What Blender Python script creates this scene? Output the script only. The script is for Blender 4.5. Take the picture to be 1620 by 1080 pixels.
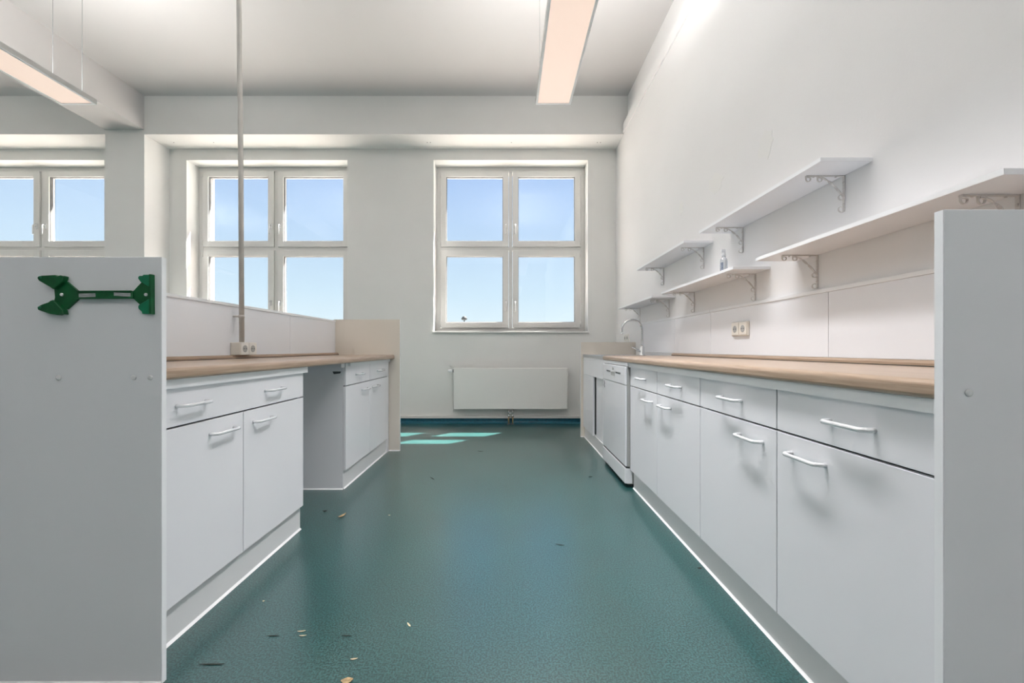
import bpy, bmesh, math, random
from mathutils import Vector, Matrix
random.seed(7)
for o in list(bpy.data.objects): bpy.data.objects.remove(o)
scene = bpy.context.scene
C = scene.collection

# ------------------------------------------------------------------ camera
H = 0.96                       # eye height
cam_d = bpy.data.cameras.new('camera'); cam = bpy.data.objects.new('camera', cam_d); C.objects.link(cam)
cam.location = (0, 0, H); cam.rotation_euler = (math.pi/2, 0, 0)
cam_d.sensor_width = 36; cam_d.lens = 640/1620*36
cam_d.shift_x = 9.5/1620; cam_d.shift_y = 11/1620
cam_d.clip_start = 0.02; cam_d.clip_end = 500
scene.camera = cam

# ------------------------------------------------------------------ sky, sun, exposure
world = bpy.data.worlds.new('world'); scene.world = world; world.use_nodes = True
nt = world.node_tree; nt.nodes.clear()
tc = nt.nodes.new('ShaderNodeTexCoord'); sp = nt.nodes.new('ShaderNodeSeparateXYZ')
rp = nt.nodes.new('ShaderNodeValToRGB'); bg = nt.nodes.new('ShaderNodeBackground'); wo = nt.nodes.new('ShaderNodeOutputWorld')
nt.links.new(tc.outputs['Generated'], sp.inputs[0]); nt.links.new(sp.outputs['Z'], rp.inputs[0])
cr = rp.color_ramp
cr.elements[0].position = 0.0; cr.elements[0].color = (0.95, 1.08, 1.12, 1)
cr.elements[1].position = 1.0; cr.elements[1].color = (0.22, 0.42, 0.90, 1)
e = cr.elements.new(0.13); e.color = (0.72, 0.91, 1.06, 1)
e = cr.elements.new(0.40); e.color = (0.44, 0.63, 0.98, 1)
nt.links.new(rp.outputs[0], bg.inputs[0]); bg.inputs[1].default_value = 0.475
nt.links.new(bg.outputs[0], wo.inputs[0])

SUN_DIR = Vector((-0.48, -0.48, -1.0))
sd = bpy.data.lights.new('sun', 'SUN'); sun = bpy.data.objects.new('sun', sd); C.objects.link(sun)
sd.energy = 20.0; sd.angle = 0.009; sd.color = (1.0, 0.955, 0.89)
sun.rotation_euler = SUN_DIR.to_track_quat('-Z', 'Y').to_euler(); sun.location = (6, 10, 12)

LAMP_UP_W, LAMP_DOWN_W = 18.5, 9.5  # area lights added above and below each pendant's diffuser
vs = scene.view_settings
vs.view_transform = 'Standard'; vs.look = 'None'; vs.gamma = 1.0; vs.use_curve_mapping = False
vs.exposure = 1.12

# ------------------------------------------------------------------ materials
def srgb(r, g, b):
    f = lambda c: (c/255/12.92) if c/255 <= 0.04045 else ((c/255+0.055)/1.055)**2.4
    return (f(r), f(g), f(b), 1)
def mat(name, col, rough=0.5, metal=0.0, noise=0.0, nscale=8.0, bump=0.0, bscale=60.0, stretch=None, spec=0.5, detail=4.0):
    m = bpy.data.materials.new(name); m.use_nodes = True
    t = m.node_tree; b = t.nodes['Principled BSDF']
    b.inputs['Base Color'].default_value = col; b.inputs['Roughness'].default_value = rough
    b.inputs['Metallic'].default_value = metal; b.inputs['Specular IOR Level'].default_value = spec
    if noise or bump:
        c = t.nodes.new('ShaderNodeTexCoord'); mp = t.nodes.new('ShaderNodeMapping')
        t.links.new(c.outputs['Object'], mp.inputs[0])
        if stretch: mp.inputs['Scale'].default_value = stretch
    if noise:
        n = t.nodes.new('ShaderNodeTexNoise'); n.inputs['Scale'].default_value = nscale; n.inputs['Detail'].default_value = detail
        t.links.new(mp.outputs[0], n.inputs[0])
        r = t.nodes.new('ShaderNodeValToRGB')
        r.color_ramp.elements[0].position = 0.3; r.color_ramp.elements[1].position = 0.7
        r.color_ramp.elements[0].color = tuple(max(0, x*(1-noise)) for x in col[:3])+(1,)
        r.color_ramp.elements[1].color = tuple(min(1, x*(1+noise)) for x in col[:3])+(1,)
        t.links.new(n.outputs[0], r.inputs[0]); t.links.new(r.outputs[0], b.inputs['Base Color'])
    if bump:
        n2 = t.nodes.new('ShaderNodeTexNoise'); n2.inputs['Scale'].default_value = bscale; n2.inputs['Detail'].default_value = 3
        t.links.new(mp.outputs[0], n2.inputs[0])
        bp = t.nodes.new('ShaderNodeBump'); bp.inputs['Strength'].default_value = bump; bp.inputs['Distance'].default_value = 0.002
        t.links.new(n2.outputs[0], bp.inputs['Height']); t.links.new(bp.outputs[0], b.inputs['Normal'])
    return m
M = {}
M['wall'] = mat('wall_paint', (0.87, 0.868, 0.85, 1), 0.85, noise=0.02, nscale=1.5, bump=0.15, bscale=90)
M['rearwall'] = mat('unseen_rear_grey', (0.33, 0.33, 0.33, 1), 0.8, noise=0.03, nscale=1.5)  # unseen wall; grey chosen to keep the near end panels dark
M['wallr'] = mat('right_wall_paint', (0.88, 0.88, 0.885, 1), 0.8, noise=0.02, nscale=1.2, bump=0.15, bscale=90)
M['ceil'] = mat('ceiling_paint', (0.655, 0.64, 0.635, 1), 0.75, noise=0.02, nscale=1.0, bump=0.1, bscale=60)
M['patch'] = mat('filler_plaster', (0.88, 0.88, 0.87, 1), 0.9, bump=0.5, bscale=120)
M['lam'] = mat('white_laminate', (0.855, 0.865, 0.895, 1), 0.32, bump=0.03, bscale=400)
M['beige'] = mat('laminate_beige_tone', (0.80, 0.745, 0.665, 1), 0.35, bump=0.03, bscale=400)  # laminate in a warmer tone, for the two far end panels
M['edge'] = mat('white_edge_band', (0.92, 0.94, 0.96, 1), 0.4, bump=0.02, bscale=300)
M['splash'] = mat('white_gloss_board', (0.88, 0.90, 0.94, 1), 0.22, bump=0.02, bscale=200)
M['plinth'] = mat('plinth_laminate', (0.76, 0.77, 0.775, 1), 0.35, bump=0.03, bscale=300)
M['silicone'] = mat('white_silicone', (0.9, 0.91, 0.91, 1), 0.5, noise=0.02)
M['upvc'] = mat('white_upvc', (0.84, 0.83, 0.81, 1), 0.3, bump=0.02, bscale=200)
M['gasket'] = mat('dark_gasket', (0.12, 0.12, 0.12, 1), 0.7, noise=0.1)
M['handle'] = mat('satin_handle', (0.86, 0.87, 0.88, 1), 0.22, metal=0.25, noise=0.02)
M['dark'] = mat('dark_void', (0.03, 0.035, 0.035, 1), 0.6, noise=0.1)
M['darkgrey'] = mat('dark_grey_plastic', (0.10, 0.11, 0.115, 1), 0.4, noise=0.1)
M['grey'] = mat('grey_plastic', (0.42, 0.43, 0.42, 1), 0.45, noise=0.05)
M['socket'] = mat('cream_socket_plastic', (0.80, 0.77, 0.70, 1), 0.35, noise=0.02)
M['socketw'] = mat('white_socket_plastic', (0.84, 0.82, 0.78, 1), 0.35, noise=0.02)
M['steel'] = mat('brushed_steel', (0.62, 0.63, 0.64, 1), 0.28, metal=1.0, noise=0.08, nscale=40, stretch=(1, 12, 1))
M['chrome'] = mat('chrome', (0.66, 0.67, 0.68, 1), 0.12, metal=1.0, noise=0.03)
M['alu'] = mat('aluminium', (0.55, 0.55, 0.54, 1), 0.35, metal=0.6, noise=0.05)
M['brass'] = mat('tarnished_brass', (0.40, 0.30, 0.16, 1), 0.35, metal=0.8, noise=0.2, nscale=60)
M['conduit'] = mat('painted_conduit', (0.58, 0.555, 0.52, 1), 0.4, noise=0.08, nscale=12)
M['rad'] = mat('radiator_enamel', (0.90, 0.895, 0.87, 1), 0.35, bump=0.02, bscale=200)
M['bracket'] = mat('bracket_paint', (0.68, 0.66, 0.645, 1), 0.4, noise=0.06, nscale=90)
M['white'] = mat('white_appliance', (0.82, 0.84, 0.87, 1), 0.18, noise=0.01)
M['green'] = mat('green_plastic', (0.004, 0.10, 0.030, 1), 0.35, noise=0.25, nscale=30)
M['green2'] = mat('light_green_plastic', (0.006, 0.20, 0.095, 1), 0.35, noise=0.15, nscale=30)
M['tag'] = mat('worn_paper_tag', (0.42, 0.44, 0.45, 1), 0.7, noise=0.3, nscale=160, stretch=(0.3, 1, 3))
M['teal'] = mat('teal_vinyl_skirting', (0.006, 0.11, 0.17, 1), 0.35, noise=0.2, nscale=40)
M['leaf'] = mat('dry_leaf', (0.42, 0.30, 0.16, 1), 0.8, noise=0.35, nscale=90)
M['straw'] = mat('pale_straw', (0.72, 0.62, 0.42, 1), 0.8, noise=0.2, nscale=90)
M['twig'] = mat('dark_twig', (0.05, 0.055, 0.045, 1), 0.8, noise=0.3, nscale=90)
M['water'] = mat('clear_plastic', (0.86, 0.89, 0.92, 1), 0.12, noise=0.02)
M['water'].node_tree.nodes['Principled BSDF'].inputs['Transmission Weight'].default_value = 0.75
M['blueprint'] = mat('bottle_print', (0.22, 0.26, 0.34, 1), 0.5, noise=0.4, nscale=160)
M['ground'] = mat('pale_bounce_ground', (0.56, 0.53, 0.49, 1), 0.9, noise=0.15, nscale=0.6)  # unseen ground, kept pale to bounce sunlight into the room
M['postm'] = mat('lamp_post_paint', (0.022, 0.026, 0.028, 1), 0.7, noise=0.1)

def wood():
    m = bpy.data.materials.new('beech_worktop'); m.use_nodes = True; t = m.node_tree; b = t.nodes['Principled BSDF']
    c = t.nodes.new('ShaderNodeTexCoord'); mp = t.nodes.new('ShaderNodeMapping'); mp.inputs['Scale'].default_value = (55, 2.2, 55)
    n = t.nodes.new('ShaderNodeTexNoise'); n.inputs['Scale'].default_value = 3; n.inputs['Detail'].default_value = 6
    r = t.nodes.new('ShaderNodeValToRGB')
    r.color_ramp.elements[0].position = 0.3; r.color_ramp.elements[0].color = (0.35, 0.25, 0.175, 1)
    r.color_ramp.elements[1].position = 0.72; r.color_ramp.elements[1].color = (0.48, 0.365, 0.27, 1)
    t.links.new(c.outputs['Object'], mp.inputs[0]); t.links.new(mp.outputs[0], n.inputs[0]); t.links.new(n.outputs[0], r.inputs[0])
    t.links.new(r.outputs[0], b.inputs['Base Color']); b.inputs['Roughness'].default_value = 0.3
    return m
M['wood'] = wood()
def floor_mat():
    m = bpy.data.materials.new('teal_vinyl_floor'); m.use_nodes = True; t = m.node_tree; b = t.nodes['Principled BSDF']
    c = t.nodes.new('ShaderNodeTexCoord')
    n = t.nodes.new('ShaderNodeTexNoise'); n.inputs['Scale'].default_value = 170; n.inputs['Detail'].default_value = 3
    n2 = t.nodes.new('ShaderNodeTexNoise'); n2.inputs['Scale'].default_value = 2.0; n2.inputs['Detail'].default_value = 3
    r = t.nodes.new('ShaderNodeValToRGB')
    r.color_ramp.elements[0].position = 0.42; r.color_ramp.elements[0].color = (0.004, 0.048, 0.047, 1)
    r.color_ramp.elements[1].position = 0.60; r.color_ramp.elements[1].color = (0.040, 0.150, 0.143, 1)
    mx = t.nodes.new('ShaderNodeMix'); mx.data_type = 'RGBA'; mx.blend_type = 'MULTIPLY'; mx.inputs[0].default_value = 0.35
    t.links.new(c.outputs['Object'], n.inputs[0]); t.links.new(c.outputs['Object'], n2.inputs[0])
    t.links.new(n.outputs[0], r.inputs[0]); t.links.new(r.outputs[0], mx.inputs[6]); t.links.new(n2.outputs[0], mx.inputs[7])
    t.links.new(mx.outputs[2], b.inputs['Base Color'])
    b.inputs['Roughness'].default_value = 0.28; b.inputs['Coat Weight'].default_value = 0.55; b.inputs['Coat IOR'].default_value = 1.7; b.inputs['Coat Roughness'].default_value = 0.2; b.inputs['Specular IOR Level'].default_value = 1.0
    bp = t.nodes.new('ShaderNodeBump'); bp.inputs['Strength'].default_value = 0.45; bp.inputs['Distance'].default_value = 0.001
    t.links.new(n.outputs[0], bp.inputs['Height']); t.links.new(bp.outputs[0], b.inputs['Normal']); t.links.new(bp.outputs[0], b.inputs['Coat Normal'])
    return m
M['floor'] = floor_mat()
def brick_mat():
    m = bpy.data.materials.new('red_brick_facade'); m.use_nodes = True; t = m.node_tree; b = t.nodes['Principled BSDF']
    c = t.nodes.new('ShaderNodeTexCoord'); s = t.nodes.new('ShaderNodeSeparateXYZ'); a = t.nodes.new('ShaderNodeMath'); a.operation = 'ADD'
    k = t.nodes.new('ShaderNodeCombineXYZ'); br = t.nodes.new('ShaderNodeTexBrick')
    t.links.new(c.outputs['Object'], s.inputs[0]); t.links.new(s.outputs['X'], a.inputs[0]); t.links.new(s.outputs['Y'], a.inputs[1])
    t.links.new(a.outputs[0], k.inputs[0]); t.links.new(s.outputs['Z'], k.inputs[1]); t.links.new(k.outputs[0], br.inputs['Vector'])
    br.inputs['Scale'].default_value = 1.0; br.inputs['Brick Width'].default_value = 0.25; br.inputs['Row Height'].default_value = 0.077
    br.inputs['Mortar Size'].default_value = 0.008
    br.inputs['Color1'].default_value = (0.36, 0.16, 0.11, 1); br.inputs['Color2'].default_value = (0.46, 0.24, 0.18, 1); br.inputs['Mortar'].default_value = (0.6, 0.57, 0.52, 1)
    t.links.new(br.outputs['Color'], b.inputs['Base Color']); b.inputs['Roughness'].default_value = 0.9
    return m
M['brick'] = brick_mat()
def glass_mat():
    m = bpy.data.materials.new('window_glass'); m.use_nodes = True; t = m.node_tree; t.nodes.clear()
    o = t.nodes.new('ShaderNodeOutputMaterial'); mx = t.nodes.new('ShaderNodeMixShader'); tr = t.nodes.new('ShaderNodeBsdfTransparent'); g = t.nodes.new('ShaderNodeBsdfGlossy')
    n = t.nodes.new('ShaderNodeTexNoise'); n.inputs['Scale'].default_value = 3; r = t.nodes.new('ShaderNodeMapRange')
    r.inputs[3].default_value = 0.02; r.inputs[4].default_value = 0.06
    t.links.new(n.outputs[0], r.inputs[0]); t.links.new(r.outputs[0], mx.inputs[0])
    tr.inputs[0].default_value = (0.97, 0.98, 0.98, 1); g.inputs['Roughness'].default_value = 0.02
    t.links.new(tr.outputs[0], mx.inputs[1]); t.links.new(g.outputs[0], mx.inputs[2]); t.links.new(mx.outputs[0], o.inputs[0])
    return m
M['glass'] = glass_mat()
def emit(name, col, s):
    m = bpy.data.materials.new(name); m.use_nodes = True; b = m.node_tree.nodes['Principled BSDF']
    b.inputs['Base Color'].default_value = (0.5, 0.45, 0.42, 1); b.inputs['Emission Color'].default_value = col; b.inputs['Emission Strength'].default_value = s
    b.inputs['Roughness'].default_value = 0.6
    return m
M['diffuser'] = emit('lit_diffuser', (1.0, 0.76, 0.63, 1), 0.34)

# ------------------------------------------------------------------ mesh helpers
class MB:
    def __init__(s): s.v = []; s.f = []; s.sm = []
    def add(s, vs, fs, smooth=False):
        n = len(s.v); s.v += [tuple(p) for p in vs]
        for f in fs: s.f.append([n+i for i in f]); s.sm.append(smooth)
        return s
    def box(s, x0, x1, y0, y1, z0, z1):
        x0, x1 = sorted((x0, x1)); y0, y1 = sorted((y0, y1)); z0, z1 = sorted((z0, z1))
        return s.add([(x0,y0,z0),(x1,y0,z0),(x1,y1,z0),(x0,y1,z0),(x0,y0,z1),(x1,y0,z1),(x1,y1,z1),(x0,y1,z1)],
                     [(0,3,2,1),(4,5,6,7),(0,1,5,4),(1,2,6,5),(2,3,7,6),(3,0,4,7)])
    def prism(s, poly, a0, a1, axis='y', smooth=False):
        # poly: points in the two other axes; x -> (y,z), y -> (x,z), z -> (x,y)
        def P(p, a): return {'x': (a, p[0], p[1]), 'y': (p[0], a, p[1]), 'z': (p[0], p[1], a)}[axis]
        n = len(poly)
        s.add([P(p, a0) for p in poly]+[P(p, a1) for p in poly], [tuple(range(n))[::-1], tuple(range(n, 2*n))])
        s.add([P(p, a0) for p in poly]+[P(p, a1) for p in poly], [(i, (i+1) % n, n+(i+1) % n, n+i) for i in range(n)], smooth)
        return s
    def tube(s, pts, r, n=10, caps=True, smooth=True):
        pts = [Vector(p) for p in pts]; rs = r if isinstance(r, (list, tuple)) else [r]*len(pts)
        T = []
        for i in range(len(pts)):
            a = pts[max(i-1, 0)]; b = pts[min(i+1, len(pts)-1)]; T.append((b-a).normalized())
        up = Vector((0, 0, 1)) if abs(T[0].z) < 0.9 else Vector((1, 0, 0))
        u = T[0].cross(up).normalized(); vs = []
        for i, p in enumerate(pts):
            u = (u - T[i]*u.dot(T[i])).normalized(); w = T[i].cross(u)
            for k in range(n):
                a = 2*math.pi*k/n; vs.append(p + (u*math.cos(a)+w*math.sin(a))*rs[i])
        fs = [(i*n+k, i*n+(k+1) % n, (i+1)*n+(k+1) % n, (i+1)*n+k) for i in range(len(pts)-1) for k in range(n)]
        s.add(vs, fs, smooth)
        if caps:
            m = len(pts)-1
            s.add(vs[:n], [tuple(range(n))[::-1]]); s.add(vs[m*n:], [tuple(range(n))])
        return s
    def lathe(s, prof, c, axis='z', n=20, smooth=True):
        # prof: (radius, offset along the axis)
        vs = []
        for r, h in prof:
            for k in range(n):
                a = 2*math.pi*k/n; p, q = r*math.cos(a), r*math.sin(a)
                vs.append({'z': (c[0]+p, c[1]+q, c[2]+h), 'x': (c[0]+h, c[1]+p, c[2]+q), 'y': (c[0]+q, c[1]+h, c[2]+p)}[axis])
        m = len(prof)
        s.add(vs, [(i*n+k, i*n+(k+1) % n, (i+1)*n+(k+1) % n, (i+1)*n+k) for i in range(m-1) for k in range(n)], smooth)
        s.add(vs[:n], [tuple(range(n))[::-1]]); s.add(vs[(m-1)*n:], [tuple(range(n))])
        return s
    def ribbon(s, pts, w, t, twist=None):
        # flat bar following a path in the x-z plane; w along y, t in plane; twist: angle for each point
        pts = [Vector((p[0], 0, p[1])) for p in pts]; vs = []
        for i, p in enumerate(pts):
            T = (pts[min(i+1, len(pts)-1)]-pts[max(i-1, 0)]).normalized(); Y = Vector((0, 1, 0)); N = T.cross(Y)
            a = twist[i] if twist else 0
            A = Y*math.cos(a)+N*math.sin(a); B = N*math.cos(a)-Y*math.sin(a)
            for da, db in ((-1,-1),(1,-1),(1,1),(-1,1)): vs.append(p+A*da*w/2+B*db*t/2)
        m = len(pts)
        s.add(vs, [(i*4+k, i*4+(k+1) % 4, (i+1)*4+(k+1) % 4, (i+1)*4+k) for i in range(m-1) for k in range(4)]+[(3,2,1,0), tuple(range(4*m-4, 4*m))])
        return s
    def mesh(s, name, m, off=(0,0,0), bevel=0, seg=2):
        me = bpy.data.meshes.new(name)
        me.from_pydata([(p[0]-off[0], p[1]-off[1], p[2]-off[2]) for p in s.v], [], s.f)
        me.polygons.foreach_set('use_smooth', s.sm)
        bm = bmesh.new(); bm.from_mesh(me)
        bmesh.ops.remove_doubles(bm, verts=bm.verts, dist=1e-6)
        bmesh.ops.recalc_face_normals(bm, faces=bm.faces)
        if bevel:
            es = [e for e in bm.edges if len(e.link_faces) == 2 and e.calc_face_angle(0) > 0.6]
            bmesh.ops.bevel(bm, geom=es, offset=bevel, segments=seg, affect='EDGES', profile=0.5)
        bm.to_mesh(me); bm.free()
        me.materials.append(M[m] if isinstance(m, str) else m)
        return me
    def build(s, name, m, parent=None, bevel=0, seg=2, origin=None):
        pw = wloc(parent)
        org = Vector(origin) if origin is not None else pw
        o = bpy.data.objects.new(name, s.mesh(name, m, org, bevel, seg)); C.objects.link(o)
        o.location = org - pw
        if parent: o.parent = parent
        return o
def wloc(o):
    v = Vector((0, 0, 0))
    while o is not None: v = v + o.location; o = o.parent
    return v
def put(name, me, parent, loc, rotz=0):
    o = bpy.data.objects.new(name, me); C.objects.link(o); o.parent = parent
    o.location = Vector(loc)-wloc(parent); o.rotation_euler[2] = rotz
    return o
def thing(name, label, cat, loc, group=None):
    o = bpy.data.objects.new(name, None); C.objects.link(o); o.location = loc; o.empty_display_size = 0.05
    return tag(o, label, cat, group)
def tag(o, label, cat, group=None):
    o['label'] = label; o['category'] = cat
    if group: o['group'] = group
    return o
def struct(o, label=None):
    o['kind'] = 'structure'
    if label: o['label'] = label
    return o
def arc(cx, cz, r, a0, a1, n=8):
    return [(cx+r*math.cos(math.radians(a0+(a1-a0)*i/n)), cz+r*math.sin(math.radians(a0+(a1-a0)*i/n))) for i in range(n+1)]

# ------------------------------------------------------------------ room shell
D = 5.20; XR = 1.41; XL = -8.2; YB = -3.6; ZC = 3.98; BEAM_Y = 4.84; SOF = 3.52
struct(MB().box(XL, 1.7, YB, 5.47, -0.12, 0).build('floor', 'floor'), 'teal speckled vinyl floor')
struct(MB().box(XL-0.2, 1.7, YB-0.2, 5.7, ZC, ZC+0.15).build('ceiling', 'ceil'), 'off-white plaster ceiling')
wr = MB().box(XR, 1.7, YB, 5.47, 0, 3.65).box(XR+0.045, 1.7, YB, 5.47, 3.65, ZC)
wall_right = struct(wr.build('wall_right', 'wallr'), 'white painted wall carrying the shelves')
struct(MB().box(XL-0.2, XL, YB, 5.47, 0, ZC).build('wall_left', 'wall'))
struct(MB().box(XL-0.2, 1.7, YB-0.2, YB, 0, ZC).build('wall_rear', 'rearwall'))
# window wall with three openings
WINS = [(-7.24, -5.163), (-4.107, -2.039), (-0.930, 1.052)]
WZ0, WZ1 = 1.18, 3.381
def wall_with_openings(y0, y1, z1):
    m = MB(); x = XL-0.2
    for a, b in WINS:
        m.box(x, a, y0, y1, 0, z1); m.box(a, b, y0, y1, 0, WZ0); m.box(a, b, y0, y1, WZ1, z1); x = b
    m.box(x, 1.7, y0, y1, 0, z1)
    return m
wall_back = struct(wall_with_openings(D, 5.47, ZC).build('wall_back', 'wall'), 'painted window wall')
struct(wall_with_openings(5.47, 5.70, ZC+0.3).build('wall_outer', 'brick'), 'red brick outer face of the window wall')
beam = struct(MB().box(XL, XR+0.045, BEAM_Y, D, SOF, ZC).build('trim_1', 'wall'), 'deep plaster beam above the windows')
beamt = struct(MB().box(-4.795, -4.327, YB, BEAM_Y, 3.575, ZC).build('trim_2', 'ceil'), 'ceiling beam running to the column')
col = struct(MB().box(-4.795, -4.327, BEAM_Y, D, 0, SOF).build('trim_3', 'wall'), 'square plaster column between two windows')
struct(MB().box(XR-0.014, XR+0.045, YB, BEAM_Y, 3.535, 3.65).build('trim_4', 'wallr', bevel=0.004), 'plaster ledge high on the right wall')
# little dowel holes along the soffit
hole = MB().lathe([(0.006, -0.001), (0.006, 0.0)], (0,0,0), n=8).mesh('dowel_hole', 'dark')
for px in (275, 338, 676, 681, 809, 945, 950):
    put('dowel_hole', hole, beam, ((px-800.5)*5.03/640, 5.03, SOF))
# filler patches on the right wall
for (px, py, w, h) in ((1212, 228, 0.085, 0.10), (1132, 290, 0.12, 0.09), (1078, 328, 0.05, 0.07)):
    y = XR*640/(px-800.5); z = H+(551-py)*y/640
    pts = []
    for k in range(18):
        a = 2*math.pi*k/18; r = 1+random.uniform(-0.28, 0.22)
        pts.append((y+math.cos(a)*w*r*0.8, z+math.sin(a)*h*r*0.8))
    MB().prism(pts, XR-0.0012, XR+0.002, 'x').build('filler_patch', 'patch', wall_right)
# skirting under the windows: white strip above, teal vinyl cove below
b = MB().prism([(D, 0.0), (D-0.028, 0.0), (D-0.016, 0.012), (D-0.010, 0.03), (D-0.010, 0.065), (D, 0.065)], XL, XR, 'x')
sk = struct(b.build('baseboard_back', 'teal'), 'teal vinyl skirting under the window wall')
MB().box(XL, XR, D-0.03, D, 0.066, 0.10).build('strip', 'upvc', sk, bevel=0.004)
b = MB().prism([(XR, 0.0), (XR-0.028, 0.0), (XR-0.010, 0.03), (XR-0.010, 0.065), (XR, 0.065)], 4.42, D-0.03, 'y')
struct(b.build('baseboard_right', 'teal'))
# ground outside, out of view, pale so that it bounces sunlight indoors
struct(MB().box(-150, 150, 5.75, 260, -0.6, -0.5).build('ground_outside', 'ground'), 'pale ground outside the building')

# ------------------------------------------------------------------ windows
def frame_ring(m, x0, x1, z0, z1, w, y0, y1):
    m.box(x0, x0+w, y0, y1, z0, z1); m.box(x1-w, x1, y0, y1, z0, z1)
    m.box(x0+w, x1-w, y0, y1, z0, z0+w); m.box(x0+w, x1-w, y0, y1, z1-w, z1)
    return m
def make_window(n, a, b, label):
    root = bpy.data.objects.new('window_%d' % n, None); C.objects.link(root); root.location = ((a+b)/2, 5.44, WZ0)
    struct(root, label)
    y0, y1 = 5.415, 5.47
    FW = 0.052; cx = (a+b)/2; zt = 2.292                              # transom height
    m = frame_ring(MB(), a, b, WZ0, WZ1, FW, y0, y1+0.03)
    m.build('outer_frame', 'upvc', root)
    MB().box(cx-0.022, cx+0.022, y0+0.004, y1+0.03, WZ0+FW, WZ1-FW).build('mullion', 'upvc', root)
    for (p, q) in ((a+FW, cx-0.022), (cx+0.022, b-FW)):
        MB().box(p, q, y0+0.004, y1+0.03, zt-0.022, zt+0.022).build('transom', 'upvc', root)
    for si, (p, q) in enumerate(((a+FW, cx-0.022), (cx+0.022, b-FW))):
        for (r, s) in ((WZ0+FW, zt-0.022), (zt+0.022, WZ1-FW)):
            g = 0.004; SW = 0.076
            x0, x1, z0, z1 = p-0.012, q+0.012, r-0.012, s+0.012       # sash laps over the frame
            x0, x1 = p+g, q-g; z0, z1 = r+g, s-g
            ms = frame_ring(MB(), x0, x1, z0, z1, SW, y0-0.018, y1)
            sash = ms.build('sash', 'upvc', root, bevel=0.004)
            frame_ring(MB(), x0+SW-0.001, x1-SW+0.001, z0+SW-0.001, z1-SW+0.001, 0.006, y0-0.004, y0+0.03).build('gasket', 'gasket', sash)
            MB().box(x0+SW, x1-SW, y0+0.012, y0+0.036, z0+SW, z1-SW).build('pane', 'glass', sash)
            # handle on the meeting stile
            hx = x1-SW*0.45 if si == 0 else x0+SW*0.45
            hz = z0+(0.33 if r < 2 else 0.27)
            hm = MB().box(hx-0.014, hx+0.014, y0-0.027, y0-0.018, hz-0.035, hz+0.035)
            hm.tube([(hx, y0-0.02, hz+0.012), (hx, y0-0.052, hz+0.012), (hx, y0-0.060, hz), (hx, y0-0.060, hz-0.115)], 0.0085, 8)
            hm.build('handle', 'handle', sash)
            # hinge covers on the jamb side
            jx = x0+0.003 if si == 0 else x1-0.003
            for hz2 in (z0+0.05, z1-0.05):
                MB().tube([(jx, y0-0.024, hz2-0.035), (jx, y0-0.024, hz2+0.035)], 0.007, 8).build('hinge', 'upvc', sash)
    MB().box(a-0.012, b+0.012, D-0.03, y0, WZ0-0.022, WZ0).build('sill', 'upvc', root, bevel=0.004)
    MB().box(a, b, 5.5, 5.76, WZ0-0.03, WZ0-0.005).build('outer_sill', 'steel', root)
    return root
make_window(1, *WINS[0], 'white four-sash window left of the column')
make_window(2, *WINS[1], 'white four-sash window behind the ceiling pole')
make_window(3, *WINS[2], 'white four-sash window above the radiator')

# ------------------------------------------------------------------ lamps
def lamp(x, y0, y1, z, label, vis=True):
    t = thing('pendant_lamp', label, 'lamp', (x, (y0+y1)/2, z), 'long pendant strip lamps')
    w = 0.13; h = 0.036
    m = MB()
    for s in (-1, 1): m.box(x+s*w, x+s*(w-0.012), y0, y1, z, z+h)
    m.box(x-w+0.012, x+w-0.012, y0, y0+0.012, z, z+h); m.box(x-w+0.012, x+w-0.012, y1-0.012, y1, z, z+h)
    m.build('housing', 'alu', t, bevel=0.001, seg=1)
    MB().box(x-w+0.012, x+w-0.012, y0+0.012, y1-0.012, z+0.004, z+0.012).build('diffuser', 'diffuser', t)
    frame_lip = MB()
    for s in (-1, 1): frame_lip.box(x+s*(w-0.001), x+s*(w-0.016), y0+0.001, y1-0.001, z-0.002, z+0.003)
    frame_lip.box(x-w+0.016, x+w-0.016, y0+0.001, y0+0.016, z-0.002, z+0.003); frame_lip.box(x-w+0.016, x+w-0.016, y1-0.016, y1-0.001, z-0.002, z+0.003)
    frame_lip.build('rim', 'edge', t)
    MB().box(x-w+0.012, x+w-0.012, y0+0.012, y1-0.012, z+0.018, z+0.024).build('gear_tray', 'white', t)
    for yy in (y0+0.08, y1-0.08):
        for s in (-1, 1):
            MB().tube([(x+s*(w-0.025), yy, z+0.02), (x+s*(w-0.025), yy, ZC)], 0.0013, 6).build('suspension_wire', 'darkgrey', t)
            MB().lathe([(0.012, -0.018), (0.012, 0)], (x+s*(w-0.025), yy, ZC), n=10).build('ceiling_cup', 'white', t)
    ld = bpy.data.lights.new('added_uplight', 'AREA'); ld.shape = 'RECTANGLE'; ld.size = 2*w-0.05; ld.size_y = y1-y0-0.06  # hidden light added to brighten the ceiling and room
    ld.energy = LAMP_UP_W*(y1-y0)/1.55; ld.spread = math.radians(142); ld.color = (1.0, 0.975, 0.955)
    lo = bpy.data.objects.new('added_uplight', ld); C.objects.link(lo); lo.parent = t
    lo.location = (0, 0, 0.030); lo.rotation_euler = (math.pi, 0, 0)
    dd = bpy.data.lights.new('added_downlight', 'AREA'); dd.shape = 'RECTANGLE'; dd.size = 2*w-0.05; dd.size_y = y1-y0-0.06  # light added under the diffuser to brighten floor and cabinets
    dd.energy = LAMP_DOWN_W*(y1-y0)/1.55; dd.color = (1.0, 0.98, 1.0); dd.spread = math.radians(92)      # added light; narrow cone keeps its brightness away from the camera
    do = bpy.data.objects.new('added_downlight', dd); C.objects.link(do); do.parent = t
    do.location = (0, 0, 0.003)
    return t
lamp(0.346, 0.98, 2.972, 2.75, 'long lit pendant strip lamp hanging over the aisle')
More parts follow.
